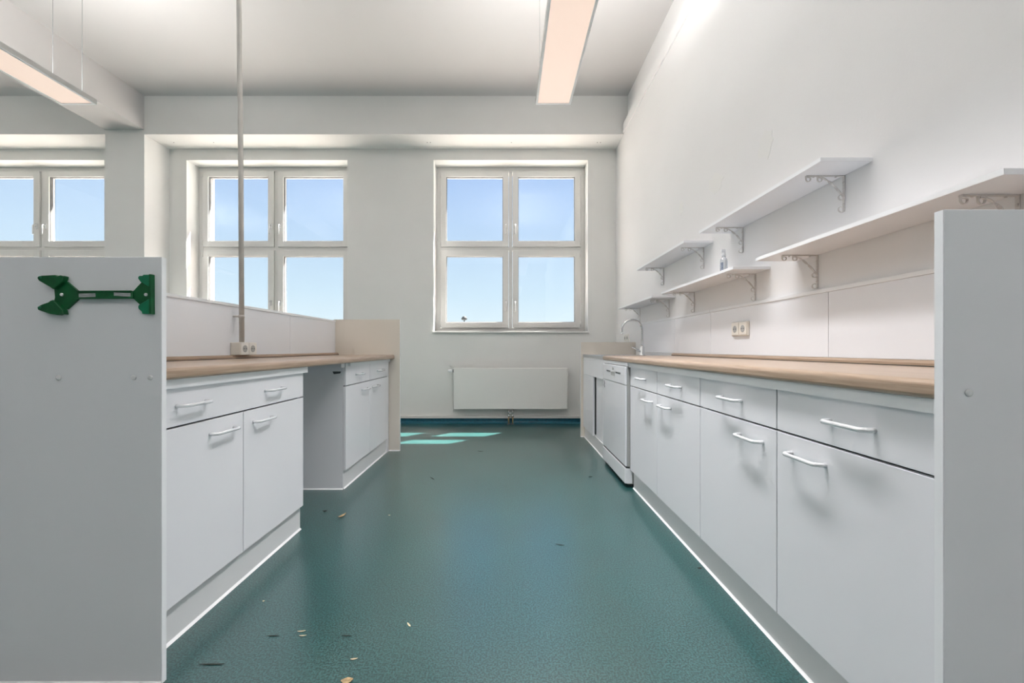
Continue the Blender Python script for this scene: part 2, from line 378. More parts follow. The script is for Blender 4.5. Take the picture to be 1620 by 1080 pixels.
lamp(-3.135, 0.98, 2.972, 2.75, 'long lit pendant strip lamp below the ceiling beam by the column')
lamp(0.346, -3.05, -1.05, 2.75, 'added unseen pendant strip lamp behind the viewer in the row over the aisle')  # this and the next two lamps are added out of view for brightness
lamp(-3.135, -3.05, -1.05, 2.75, 'added unseen pendant strip lamp behind the viewer in the row by the ceiling beam')
lamp(-6.62, 0.98, 2.972, 2.75, 'added pendant strip lamp beyond the ceiling beam, out of view on the left')

# ------------------------------------------------------------------ handles and cabinet fronts
def handle_mesh(sx):
    # bow handle; local: bar along y, stands out along sx
    L = 0.064; o = 0.030; pts = []
    pts.append((0, -L, 0)); pts.append((sx*o*0.55, -L*0.98, 0))
    for a in range(0, 91, 30):
        r = 0.012; pts.append((sx*(o-r+r*math.sin(math.radians(a))), -L*0.95+r-r*math.cos(math.radians(a)), 0))
    pts += [(p[0], -p[1], 0) for p in pts[::-1]]
    return MB().tube(pts, 0.0062, 8).mesh('handle', 'handle')
HM = {1: handle_mesh(1), -1: handle_mesh(-1)}
FT = 0.016                                                             # board thickness
def front(kind, parent, xf, sx, y0, y1, z0, z1, handles):
    # a door or drawer front whose face is at xf, aisle towards sx
    g = 0.0021 if kind == 'door' else 0.0028
    gz0, gz1 = (0.001, 0.0032) if kind == 'door' else (0.0032, 0.001)
    f = MB().box(xf, xf-sx*FT, y0+g, y1-g, z0+gz0, z1-gz1).build(kind, 'lam', parent, bevel=0.0007, seg=1)
    for (hy, hz) in handles: put('handle', HM[sx], f, (xf, hy, hz))
    return f
def base_cabinet(label, xf, sx, xb, ys, zp, z_split, ztop, xp, drawers, doors, handles_dr, handles_do, group, fascia):
    """xf face of doors, xb back, ys (y0,y1), xp plinth face"""
    y0, y1 = ys
    t = thing('base_cabinet', label, 'cabinet', ((xf+xb)/2, (y0+y1)/2, 0), group)
    xi = xf-sx*(FT+0.005)
    m = MB()
    m.box(xi, xb, y0, y0+FT, zp, ztop); m.box(xi, xb, y1-FT, y1, zp, ztop)
    m.box(xi, xb, y0+FT, y1-FT, zp, zp+FT); m.box(xb, xb+sx*0.006, y0+FT, y1-FT, zp+FT, ztop); m.box(xi, xb, y0+FT, y1-FT, ztop-FT, ztop)
    m.build('carcass', 'lam', t)
    MB().box(xi-sx*0.004, xi-sx*0.006, y0+FT, y1-FT, zp+FT, ztop-FT).build('inner_panel', 'dark', t)  # dark sheet standing in for the shade behind the front gaps
    for (a, b), hs in zip(drawers, handles_dr): front('drawer', t, xf, sx, a, b, z_split, ztop, hs)
    for (a, b), hs in zip(doors, handles_do): front('door', t, xf, sx, a, b, zp, z_split, hs)
    MB().box(xf+sx*fascia[2], xf-sx*0.003, fascia[0], fascia[1], fascia[3], 0.8605).build('fascia', 'edge', t)
    MB().box(xp, xp-sx*FT, y0, y1, 0, zp-0.002).build('plinth', 'plinth', t)
    MB().prism([(xp, 0), (xp+sx*0.008, 0), (xp, 0.008)], y0, y1, 'y').build('sealing_strip', 'silicone', t)
    return t
ZP, ZS, ZT, WT0, WT1 = 0.126, 0.703, 0.860, 0.861, 0.900
HDR = 0.770; HDO = 0.648
# right bench: two double cabinets
XF = 0.854; XPL = 0.8775; XBK = XR-0.012
ya, yb, yc, yd, ye = 0.781, 1.276, 1.779, 2.287, 2.778
base_cabinet('white double base cabinet on the right, nearest to the viewer', XF, -1, XBK, (ya, yc), ZP, ZS, ZT, XPL,
    [(ya, yb), (yb, yc)], [(ya, yb), (yb, yc)],
    [[(1.0, HDR)], [((yb+yc)/2, HDR)]], [[(yb-0.132, HDO)], [(yb+0.132, HDO)]], 'white base cabinets', (ya, yc, 0.012, 0.8315))
base_cabinet('white double base cabinet between the nearest right cabinet and the dishwasher', XF, -1, XBK, (yc, ye), ZP, ZS, ZT, XPL,
    [(yc, yd), (yd, ye)], [(yc, yd), (yd, ye)],
    [[((yc+yd)/2, HDR)], [((yd+ye)/2, HDR)]], [[(yd-0.132, HDO)], [(yd+0.132, HDO)]], 'white base cabinets', (yc, ye, 0.012, 0.8315))
# left bench
LXF = -1.077; LXP = -1.0946; LBK = -1.585
base_cabinet('white base cabinet on the left with one wide drawer over two doors', LXF, 1, LBK, (1.176, 2.150), ZP, ZS, ZT, LXP,
    [(1.176, 2.150)], [(1.176, 1.659), (1.659, 2.150)],
    [[(1.385, 0.772), (1.872, 0.772)]], [[(1.535, HDO)], [(1.787, HDO)]], 'white base cabinets', (1.176, 2.174, 0.012, 0.8315))
c2 = base_cabinet('white base cabinet at the far end of the left bench beyond the knee gap', LXF-0.018, 1, LBK, (2.762, 3.738), ZP, ZS, ZT, LXP-0.016,
    [(2.762, 3.252), (3.252, 3.738)], [(2.762, 3.252), (3.252, 3.738)],
    [[(3.01, 0.772)], [(3.50, 0.772)]], [[(3.13, HDO)], [(3.375, HDO)]], 'white base cabinets', (2.80, 3.76, 0.018, 0.8385))
MB().box(LXF-0.022, LBK, 3.738, 3.786, 0, ZT).build('filler', 'lam', c2)
MB().box(LXP-0.018, LBK, 2.758, 2.762, 0, ZT).build('side_panel', 'lam', c2)
MB().prism([(2.758, 0), (2.750, 0), (2.758, 0.008)], LBK, LXP-0.016, 'x').build('sealing_strip', 'silicone', c2)
# small dark recessed pull on the side panel
MB().prism([(-1.172, 0.785), (-1.130, 0.790), (-1.124, 0.803), (-1.180, 0.803)], 2.752, 2.758, 'y').build('side_tag', 'darkgrey', c2)
MB().box(-1.60, -1.10, 2.70, 2.757, 0.83, WT0-0.001).build('support_rail', 'lam', c2)

# ------------------------------------------------------------------ worktops
def worktop(label, xfront, xback, y0, y1, name='worktop'):
    s = -1 if xfront > 0 else 1                                       # towards the aisle
    r = 0.016
    prof = [(xback, WT0), (xfront-s*r, WT0)]
    prof += [(xfront-s*r+s*r*math.cos(math.radians(a)), WT0+0.010+0.010*math.sin(math.radians(a))) for a in range(-90, 1, 18)]
    prof += [(xfront-s*r+s*r*math.cos(math.radians(a)), WT1-r+r*math.sin(math.radians(a))) for a in range(0, 91, 15)]
    prof += [(xback, WT1)]
    t = thing(name, label, 'worktop', ((xfront+xback)/2, (y0+y1)/2, WT0))
    MB().prism(prof, y0, y1, 'y').build('slab', 'wood', t)
    return t
RW = worktop('wood-effect worktop on the right bench running to the sink', 0.826, XR-0.001, 0.7805, 3.45)
MB().prism([(XR-0.002, WT1), (XR-0.032, WT1), (XR-0.032, WT1+0.012), (XR-0.022, WT1+0.021), (XR-0.002, WT1+0.021)], 0.7805, 3.37, 'y').build('upstand', 'wood', RW)
MB().box(XR-0.0335, XR-0.032, 0.7805, 3.37, WT1, WT1+0.003).build('joint', 'dark', RW)
LW = worktop('wood-effect worktop on the left bench with a socket box at its back', -1.045, -1.599, 1.176, 3.794)
MB().prism([(-1.599, WT1), (-1.569, WT1), (-1.569, WT1+0.012), (-1.579, WT1+0.021), (-1.599, WT1+0.021)], 1.176, 3.794, 'y').build('upstand', 'wood', LW)
MB().box(-1.569, -1.5675, 1.176, 3.794, WT1, WT1+0.003).build('joint', 'dark', LW)

# ------------------------------------------------------------------ end panels and back boards
PZ = 1.222
cap = MB().lathe([(0.0075, -0.0005), (0.0070, -0.002), (0.004, -0.003)], (0,0,0), 'y', 12).mesh('screw_cap', 'plinth')
def end_panel(label, x0, x1, y0, y1, z1, caps=(), group='bench end panels', edge_x=None, seal=None, face='lam'):
    seal = seal or (x0, x1)
    t = thing('end_panel', label, 'panel', ((x0+x1)/2, (y0+y1)/2, 0), group)
    MB().box(x0, x1, y0, y1, 0, z1).build('board', face, t, bevel=0.001, seg=1)
    e0, e1 = (edge_x, edge_x+math.copysign(0.0012, edge_x-(x0+x1)/2))
    MB().box(e0, e1, y0+0.0005, y1-0.0005, 0, z1-0.0005).build('edge_band', 'edge', t)
    MB().prism([(y0, 0), (y0-0.008, 0), (y0, 0.008)], seal[0], seal[1], 'x').build('sealing_strip', 'silicone', t)
    for (cx, cz) in caps: put('screw_cap', cap, t, (cx, y0, cz))
    return t
k = 1.158/640
end_panel('tall grey-white end panel carrying the green holder', -1.616, -0.9867, 1.158, 1.1745, PZ,
          [((93-800.5)*k, H-(597-551)*k), ((212-800.5)*k, H-(597-551)*k), ((238-800.5)*k, H-(597-551)*k)], edge_x=-0.9867)
k = 0.763/640
end_panel('tall grey-white end panel at the right edge of the picture', 0.826, XR-0.001, 0.763, 0.7795, PZ,
          [((1532-800.5)*k, H-(621-551)*k)], edge_x=0.826)
end_panel('beige-toned end panel closing the far end of the left bench', -1.616, -0.9955, 3.795, 3.811, 1.232, edge_x=-0.9955, seal=(-1.10, -0.9955), face='beige')
end_panel('low beige-toned end panel behind the sink', 0.812, XR-0.001, 4.392, 4.408, 1.028, edge_x=0.812, seal=(0.812, 0.842), face='beige')
# back boards
def backboards(label, xf, xb, segs, z0, z1, group, trim_segs, sx):
    t = thing('splashback', label, 'splashback', ((xf+xb)/2, (segs[0][0]+segs[-1][1])/2, z0))
    for (a, b) in segs: MB().box(xf, xb, a+0.0012, b-0.0012, z0, z1-0.0165).build('board', 'splash', t, bevel=0.001, seg=1)
    MB().box(xf-sx*0.004, xb, segs[0][0]+0.002, segs[-1][1]-0.002, z0, z1-0.02).build('backing', 'grey', t) if sx > 0 else None
    for (a, b) in trim_segs: MB().box(xf+sx*0.006, xb, a+0.001, b-0.001, z1-0.0165, z1).build('top_trim', 'edge', t, bevel=0.001, seg=1)
    return t
backboards('white splashback boards along the right wall above the worktop', XR-0.012, XR-0.0005, [(0.7805, 1.755), (1.755, 2.765), (2.765, 3.355), (3.355, 4.19)], WT1+0.0215, PZ, None, [(0.7805, 2.765), (2.765, 4.19)], -1)
backboards('white splashback partition at the back of the left bench', -1.6005, -1.616, [(1.176, 3.0), (3.0, 3.793)], 0.0, PZ, None, [(1.176, 3.793)], 1)

# ------------------------------------------------------------------ dishwasher
dx = 0.822; dy0, dy1 = 2.786, 3.425; dz = 0.834
dw = thing('dishwasher', 'white freestanding dishwasher under the worktop next to the sink', 'dishwasher', ((dx+XR)/2, (dy0+dy1)/2, 0))
MB().box(dx+0.013, XR-0.03, dy0+0.0005, dy1-0.0005, 0.025, dz).build('body', 'grey', dw, bevel=0.003)
door = MB().box(dx, dx+0.012, dy0, dy1, 0.148, 0.704).build('door', 'white', dw, bevel=0.004)
pan = MB().box(dx-0.001, dx+0.012, dy0, dy1, 0.707, dz).build('control_panel', 'white', dw, bevel=0.004)
MB().box(dx+0.001, dx+0.012, dy0+0.001, dy1-0.001, 0.703, 0.708).build('joint', 'grey', dw)
MB().box(dx-0.0015, dx+0.004, 3.05, 3.17, 0.752, 0.782).build('grip_recess', 'grey', pan)
MB().box(dx-0.002, dx+0.004, 3.185, 3.30, 0.776, 0.787).build('vent_slot', 'darkgrey', pan)
MB().box(dx-0.002, dx+0.004, 2.90, 3.03, 0.776, 0.787).build('vent_slot', 'darkgrey', pan)
MB().lathe([(0.012, 0), (0.010, -0.006)], (dx-0.001, 3.10, 0.808), 'x', 12).build('knob', 'grey', pan)
MB().box(dx-0.003, dx+0.004, 3.05, 3.17, 0.742, 0.750).build('grip_lip', 'white', pan)
st = MB()
st.tube([(dx-0.0005, 3.375, 0.695), (dx-0.0005, 3.365, 0.672), (dx-0.0005, 3.380, 0.655), (dx-0.0005, 3.36, 0.64)], 0.003, 5)
st.build('sticker_mark', 'darkgrey', door)
MB().box(dx+0.006, dx+0.03, dy0, dy1, 0.135, 0.146).build('shadow_gap', 'dark', dw)
MB().box(0.836, 0.852, dy0-0.005, dy1+0.02, 0.838, 0.8605).build('filler_strip', 'edge', dw)
kick = MB().box(dx-0.003, dx+0.05, dy0, dy1, 0.030, 0.134).build('kick_plate', 'white', dw, bevel=0.003)
for yy in (dy0+0.05, dy1-0.05):
    MB().lathe([(0.018, 0), (0.018, 0.006), (0.008, 0.008), (0.008, 0.03)], (dx+0.06, yy, 0), n=12).build('foot', 'darkgrey', dw)
    MB().lathe([(0.018, 0), (0.018, 0.006), (0.008, 0.008), (0.008, 0.03)], (XR-0.1, yy, 0), n=12).build('foot', 'darkgrey', dw)

# ------------------------------------------------------------------ sink cabinet, sink and tap
sy0, sy1 = 3.452, 4.390; sxf = 0.842
sc = thing('sink_cabinet', 'white sink cabinet with sliding doors in the far corner', 'cabinet', ((sxf+XR)/2, (sy0+sy1)/2, 0))
m = MB(); m.box(sxf+0.02, XBK, sy0, sy0+FT, 0, 0.852); m.box(sxf+0.02, XBK, sy1-FT, sy1, 0, 0.852); m.box(sxf+0.02, XBK, sy0+FT, sy1-FT, 0.12, 0.136)
m.build('carcass', 'lam', sc)
MB().box(sxf-0.002, sxf+0.018, sy0, sy1, 0.690, 0.866).build('apron', 'lam', sc, bevel=0.002)
MB().box(sxf-0.004, sxf+0.012, 3.895, sy1-0.002, 0.118, 0.689).build('sliding_door', 'lam', sc, bevel=0.002)
MB().box(sxf+0.020, sxf+0.034, sy0+FT+0.002, 3.93, 0.137, 0.689).build('sliding_door', 'lam', sc, bevel=0.002)
MB().box(sxf-0.002, sxf+0.018, sy0, sy0+0.020, 0.118, 0.690).build('stile', 'lam', sc)
MB().box(sxf+0.012, sxf+0.0195, 3.86, 3.897, 0.138, 0.689).build('door_gap', 'dark', sc)
MB().box(sxf+0.012, sxf+0.028, sy0, sy1, 0, 0.118).build('plinth', 'plinth', sc)
MB().prism([(sxf+0.012, 0), (sxf+0.004, 0), (sxf+0.012, 0.008)], sy0, sy1, 'y').build('sealing_strip', 'silicone', sc)
# stainless sink with bowl and drainer
sk_t = thing('sink', 'stainless steel sink top with bowl beside the wood-effect worktop', 'sink', ((sxf+XR)/2, (sy0+sy1)/2, 0.868))
x0, x1 = 0.838, XR-0.004; zt = 0.893
bx0, bx1, by0, by1 = 0.93, 1.27, 3.93, 4.31
m = MB()
m.box(x0, bx0, sy0, sy1, zt-0.003, zt); m.box(bx1, x1, sy0, sy1, zt-0.003, zt); m.box(bx0, bx1, sy0, by0, zt-0.003, zt); m.box(bx0, bx1, by1, sy1, zt-0.003, zt)
m.build('top_sheet', 'steel', sk_t)
m = MB(); m.prism([(x0, 0.866), (x0-0.006, 0.870), (x0-0.004, 0.893), (x0+0.004, 0.898), (x0+0.014, 0.893), (x0+0.014, 0.889), (x0+0.003, 0.866)], sy0, sy1, 'y')
m.build('front_lip', 'steel', sk_t)
m = MB(); q = 0.016
o4 = [(bx0, by0), (bx1, by0), (bx1, by1), (bx0, by1)]; i4 = [(bx0+q, by0+q), (bx1-q, by0+q), (bx1-q, by1-q), (bx0+q, by1-q)]
m.add([(a, b, zt-0.001) for a, b in o4]+[(a, b, zt-0.15) for a, b in i4]+[(a, b, zt-0.153) for a, b in i4]+[(a+(-0.003 if a < 1.1 else 0.003), b+(-0.003 if b < 4.1 else 0.003), zt-0.001) for a, b in o4],
      [(0,1,5,4),(1,2,6,5),(2,3,7,6),(3,0,4,7),(4,5,6,7),(12,13,9,8),(13,14,10,9),(14,15,11,10),(15,12,8,11),(8,9,10,11),(0,1,13,12),(1,2,14,13),(2,3,15,14),(3,0,12,15)])
m.build('bowl', 'steel', sk_t)
MB().lathe([(0.04, 0), (0.04, 0.003), (0.02, 0.004)], (1.10, 4.12, zt-0.15), n=16).build('drain', 'chrome', sk_t)
for i in range(7):
    xx = 0.96+i*0.045
    MB().prism([(xx-0.008, zt), (xx, zt+0.004), (xx+0.008, zt)], 3.52, 3.88, 'y').build('drainer_rib', 'steel', sk_t)
# tap
fx, fy, fz = 1.298, 3.855, zt
tp = thing('tap', 'chrome swan-neck mixer tap at the back of the sink', 'tap', (fx, fy, fz))
MB().lathe([(0.026, 0), (0.026, 0.006), (0.021, 0.012), (0.021, 0.075), (0.017, 0.085), (0.012, 0.092)], (fx, fy, fz), n=18).build('body', 'chrome', tp)
pts = [(fx, fy, fz+0.085), (fx, fy, fz+0.16), (fx, fy, fz+0.235)]
for a in range(10, 181, 10):
    pts.append((fx-0.097+0.097*math.cos(math.radians(a)), fy, fz+0.243+0.097*math.sin(math.radians(a))))
pts += [(fx-0.194, fy, fz+0.225), (fx-0.194, fy, fz+0.208)]
MB().tube(pts, 0.0105, 12).build('spout', 'chrome', tp)
MB().tube([(fx-0.194, fy, fz+0.215), (fx-0.194, fy, fz+0.203)], 0.0125, 12).build('aerator', 'chrome', tp)
MB().tube([(fx-0.012, fy, fz+0.040), (fx-0.040, fy, fz+0.050), (fx-0.075, fy, fz+0.070), (fx-0.100, fy, fz+0.078)], [0.012, 0.009, 0.006, 0.005], 10).build('lever', 'chrome', tp)

# ------------------------------------------------------------------ sockets
def socket_face(parent, x, y, z, sx, m='socketw'):
    # one round earthed socket outlet in a face at x looking towards sx
    pl = MB().box(x, x+sx*0.004, y-0.036, y+0.036, z-0.036, z+0.036).build('cover_plate', m, parent, bevel=0.002)
    MB().lathe([(0.021, 0.0), (0.021, sx*0.0048), (0.019, sx*0.0048)], (x, y, z), 'x', 18).build('socket_well', 'grey', pl)
    for s in (-1, 1):
        MB().lathe([(0.003, 0), (0.003, sx*0.0056)], (x, y+s*0.0095, z), 'x', 8).build('socket_hole', 'dark', pl)
    return pl
t = thing('wall_socket', 'cream double wall socket on the right splashback', 'socket', (XR-0.012, 2.40, 1.076))
MB().box(XR-0.025, XR-0.012, 2.320, 2.485, 1.034, 1.118).build('back_box', 'socket', t, bevel=0.003)
socket_face(t, XR-0.025, 2.362, 1.076, -1, 'socket'); socket_face(t, XR-0.025, 2.443, 1.076, -1, 'socket')
t = thing('wall_socket', 'small white double wall socket in the far corner above the sink', 'socket', (XR, 4.70, 1.082))
MB().box(XR-0.012, XR, 4.62, 4.785, 1.040, 1.124).build('back_box', 'socketw', t, bevel=0.003)
socket_face(t, XR-0.012, 4.660, 1.082, -1); socket_face(t, XR-0.012, 4.745, 1.082, -1)
t = thing('socket_box', 'cream surface-mounted double socket box on the left worktop', 'socket', (-1.57, 2.41, 0.921))
MB().box(-1.600, -1.540, 2.345, 2.489, 0.9215, 0.996).build('box', 'socket', t, bevel=0.004)
socket_face(t, -1.540, 2.382, 0.9585, 1); socket_face(t, -1.540, 2.456, 0.9585, 1)
# conduit pole from the socket box to the ceiling
pl = thing('conduit_pole', 'grey-beige conduit pole from the left socket box up to the ceiling', 'pole', (-1.555, 2.375, 0.996))
MB().tube([(-1.553, 2.378, 0.9965), (-1.556, 2.374, 2.0), (-1.562, 2.366, 3.0), (-1.568, 2.360, ZC-0.001)], 0.0135, 14).build('tube', 'conduit', pl)
MB().lathe([(0.016, -0.008), (0.016, 0.008)], (-1.554, 2.377, 1.148), n=14).build('clamp_ring', 'conduit', pl)
MB().box(-1.600, -1.567, 2.369, 2.385, 1.143, 1.153).build('clamp_arm', 'conduit', pl)
MB().lathe([(0.03, -0.012), (0.03, 0)], (-1.568, 2.360, ZC), n=14).build('ceiling_rosette', 'conduit', pl)

# ------------------------------------------------------------------ shelves with wrought brackets
BH, BL = 0.150, 0.160
def bracket_meshes():
    W, T = 0.010, 0.0035
    bars = MB()
    bars.ribbon([(-0.002, 0), (-0.002, -BH)], W, T); bars.ribbon([(0, -0.002), (-BL, -0.002)], W, T)
    for zz in (-0.028, -0.118): bars.lathe([(0.0045, -0.0045), (0.003, -0.007)], (0, 0, zz), 'x', 8)
    for xx in (-0.035, -0.128): bars.lathe([(0.0045, -0.0055), (0.003, -0.008)], (xx, 0, 0), 'z', 8)
    bars = bars.mesh('bracket', 'bracket')
    n = 28; P = []; tw = []
    # arched brace: from the shelf bar, bowing, down to the wall bar
    for i in range(n+1):
        u = i/n
        P.append((-0.112+0.110*u**0.92, -0.004-0.086*(u**1.55)))
        tw.append(math.pi*2*max(0, min(1, (u-0.3)/0.5)))
    brace = MB().ribbon(P, 0.009, 0.003, tw).mesh('brace', 'bracket')
    sc = [(0, 0)]+[(0, -0.008)]+arc(0.0095, -0.012, 0.0095, 180, 390, 10)+arc(0.0085, -0.009, 0.005, 60, 150, 4)
    scroll = MB().ribbon(sc, 0.006, 0.0025).mesh('scroll', 'bracket')
    sv = [(0, 0)]+[(-0.006, -0.001)]+[(p[0], p[1]) for p in arc(-0.012, 0.0095, 0.0105, 270, 60, 10)]
    scrollv = MB().ribbon(sv, 0.006, 0.0025).mesh('scroll', 'bracket')
    return bars, brace, scroll, scrollv
BM = bracket_meshes()
SHELF = {}
def shelf(label, y0, y1, ztop, group='wall shelves'):
    t = thing('wall_shelf', label, 'shelf', (XR, (y0+y1)/2, ztop-0.016), group)
    MB().box(XR-0.2, XR-0.0015, y0, y1, ztop-0.016, ztop).build('board', 'lam', t, bevel=0.001, seg=1)
    MB().box(XR-0.2012, XR-0.2, y0+0.0005, y1-0.0005, ztop-0.0155, ztop-0.0005).build('edge_band', 'edge', t)
    for yy in (y0+0.13, y1-0.13):
        z = ztop-0.016
        br = put('bracket', BM[0], t, (XR-0.001, yy, z))
        put('brace', BM[1], br, (XR-0.001, yy, z))
        put('scroll', BM[2], br, (XR-0.001-BL, yy, z-0.003)); put('scroll', BM[2], br, (XR-0.001-0.112, yy, z-0.004))
        put('scroll', BM[3], br, (XR-0.003, yy, z-0.100)); put('scroll', BM[3], br, (XR-0.003, yy, z-BH))
    return t
ZU, ZL = 1.695, 1.398
shelf('upper white wall shelf nearer to the viewer on two ornate brackets', 1.555, 2.535, ZU)
shelf('short-looking upper white wall shelf farther back, near the window', 2.751, 3.745, ZU)
shelf('lower white wall shelf nearest to the viewer, above the end panel', 0.982, 1.960, ZL)
shelf('lower white wall shelf with the clear spray bottle standing on it', 2.155, 3.155, ZL)
shelf('lower white wall shelf farthest back, above the tap', 3.360, 4.375, ZL)

# ------------------------------------------------------------------ spray bottle on the shelf
bx, by, bz = 1.292, 2.40, ZL
t = thing('spray_bottle', 'small clear plastic spray bottle on the lower shelf', 'bottle', (bx, by, bz))
MB().lathe([(0.018, 0.0), (0.0205, 0.003), (0.0205, 0.078), (0.018, 0.090), (0.010, 0.100), (0.009, 0.108)], (bx, by, bz), n=20).build('body', 'water', t)
MB().lathe([(0.0115, 0.106), (0.0115, 0.122), (0.0085, 0.124), (0.0085, 0.132)], (bx, by, bz), n=16).build('collar', 'edge', t)
MB().box(bx-0.016, bx+0.008, by-0.007, by+0.007, bz+0.132, bz+0.150).build('spray_head', 'edge', t, bevel=0.003)
n = 10; ang = [math.radians(195+i*40/n) for i in range(n+1)]
lab = MB(); vs = [(bx+0.0209*math.cos(a), by+0.0209*math.sin(a), bz+z) for z in (0.022, 0.070) for a in ang]
lab.add(vs, [(i, i+1, n+2+i, n+1+i) for i in range(n)], True)
lab.build('print_label', 'blueprint', t)

# ------------------------------------------------------------------ radiator
rx0, rx1, ry0, ry1, rz0, rz1 = -0.660, 0.776, 5.085, 5.165, 0.196, 0.714
rd = thing('radiator', 'flat white panel radiator under the window', 'radiator', ((rx0+rx1)/2, 5.125, rz0))
MB().box(rx0, rx1, ry0, ry0+0.014, rz0, rz1-0.004).build('front_panel', 'rad', rd, bevel=0.005)
MB().box(rx0+0.012, rx1-0.012, ry0+0.02, ry0+0.03, rz0+0.01, rz1-0.02).build('inner_panel', 'rad', rd)
MB().box(rx0+0.012, rx1-0.012, ry1-0.012, ry1, rz0+0.01, rz1-0.02).build('rear_panel', 'rad', rd)
for xx in (rx0, rx1): MB().box(xx-0.002, xx+0.004, ry0+0.012, ry1, rz0, rz1-0.002).build('side_cover', 'rad', rd)
g = MB()
for i in range(3): g.box(rx0+0.004, rx1-0.004, ry0+0.016+i*0.022, ry0+0.024+i*0.022, rz1-0.006, rz1)
for i in range(48): g.box(rx0+0.01+i*0.0298, rx0+0.014+i*0.0298, ry0+0.014, ry1, rz1-0.012, rz1-0.006)
g.build('top_grille', 'rad', rd)
MB().lathe([(0.010, 0), (0.010, -0.012), (0.017, -0.014), (0.019, -0.055), (0.016, -0.066), (0.010, -0.068)], (rx0-0.002, 5.12, rz1-0.038), 'x', 16).build('thermostat_head', 'edge', rd)
MB().lathe([(0.019, 0), (0.019, -0.010)], (rx0-0.0025, 5.12, rz1-0.038), 'x', 16).build('thermostat_collar', 'darkgrey', rd)
vb = MB()
for xx in (0.035, 0.085):
    MB().tube([(xx, 5.12, 0.001), (xx, 5.12, 0.10)], 0.009, 10).build('pipe', 'brass', rd)
    MB().lathe([(0.014, 0), (0.014, 0.02), (0.011, 0.022), (0.011, 0.05), (0.015, 0.052), (0.015, 0.072), (0.010, 0.076), (0.010, 0.10)], (xx, 5.12, 0.095), n=12).build('valve', 'chrome', rd)
    MB().lathe([(0.024, 0), (0.022, 0.010), (0.012, 0.014)], (xx, 5.12, 0.0), n=14).build('floor_rosette', 'darkgrey', rd)
MB().tube([(0.035, 5.105, 0.140), (0.085, 5.105, 0.140)], 0.010, 10).build('valve_bridge', 'chrome', rd)
for xx in (-0.5, 0.6): MB().box(xx-0.02, xx+0.02, ry1, D, rz0+0.08, rz1-0.1).build('wall_mount', 'rad', rd)

# ------------------------------------------------------------------ green holder on the left end panel
k = 1.158/640; GY = 1.158
def gp(p): return ((50+p[0]/6.75-800.5)*k, H+(551-(410+p[1]/6.75))*k)
gh = thing('wall_holder', 'green plastic double-ended holder screwed to the left end panel', 'holder', (gp((725, 385))[0], GY, gp((725, 385))[1]))
def gpart(name, pts, y0, y1, m, parent=None, bevel=0.0):
    return MB().prism([gp(p) for p in pts], GY-y0, GY-y1, 'y').build(name, m, parent or gh, bevel=bevel, seg=1)
lp = gpart('forked_plate', [(268,320),(262,300),(300,240),(395,240),(520,345),(520,425),(400,535),(300,530),(262,470),(275,410)], 0.0, 0.006, 'green')
gpart('prong', [(135,215),(140,195),(180,185),(320,178),(345,192),(375,180),(412,190),(405,225),(392,248),(300,330),(262,302),(150,238)], 0.002, 0.018, 'green', lp, 0.0015)
gpart('prong', [(135,515),(140,545),(270,590),(345,600),(365,590),(412,594),(400,545),(300,440),(270,450),(250,466),(180,490)], 0.002, 0.018, 'green', lp, 0.0015)
for (c, d) in (((175, 205), 12), ((170, 520), 12)):
    MB().lathe([(0.0032, -0.018), (0.0026, -0.021)], (gp(c)[0], GY, gp(c)[1]), 'y', 10).build('stud', 'green2', lp)
gpart('bar', [(515,345),(1110,342),(1110,422),(515,427)], 0.0, 0.010, 'green', bevel=0.0012)
gpart('rib', [(520,343),(1105,340),(1105,354),(520,357)], 0.010, 0.0135, 'green'); gpart('rib', [(520,413),(1105,408),(1105,423),(520,428)], 0.010, 0.0135, 'green')
rpk = gpart('flared_plate', [(1105,345),(1195,248),(1290,240),(1312,300),(1312,480),(1290,500),(1180,490),(1105,420)], 0.0, 0.006, 'green')
gpart('wing', [(1168,195),(1180,182),(1215,182),(1222,170),(1300,170),(1300,300),(1272,292),(1195,248),(1168,212)], 0.004, 0.010, 'green2', rpk, 0.0012)
gpart('wing', [(1175,492),(1275,432),(1300,430),(1300,588),(1212,585),(1206,562),(1172,532),(1168,510)], 0.004, 0.010, 'green2', rpk, 0.0012)
gpart('end_flange', [(1296,168),(1315,168),(1317,588),(1296,588)], 0.0, 0.013, 'green', rpk)
gpart('tag_strip', [(545,372),(720,368),(722,406),(547,412)], 0.0098, 0.0108, 'tag'); gpart('tag_strip', [(916,358),(1092,366),(1092,404),(918,394)], 0.0098, 0.0108, 'tag')
for c in ((350, 380), (1243, 380)):
    MB().lathe([(0.0048, -0.006), (0.0044, -0.0085), (0.002, -0.009)], (gp(c)[0], GY, gp(c)[1]), 'y', 12).build('screw', 'handle', gh)

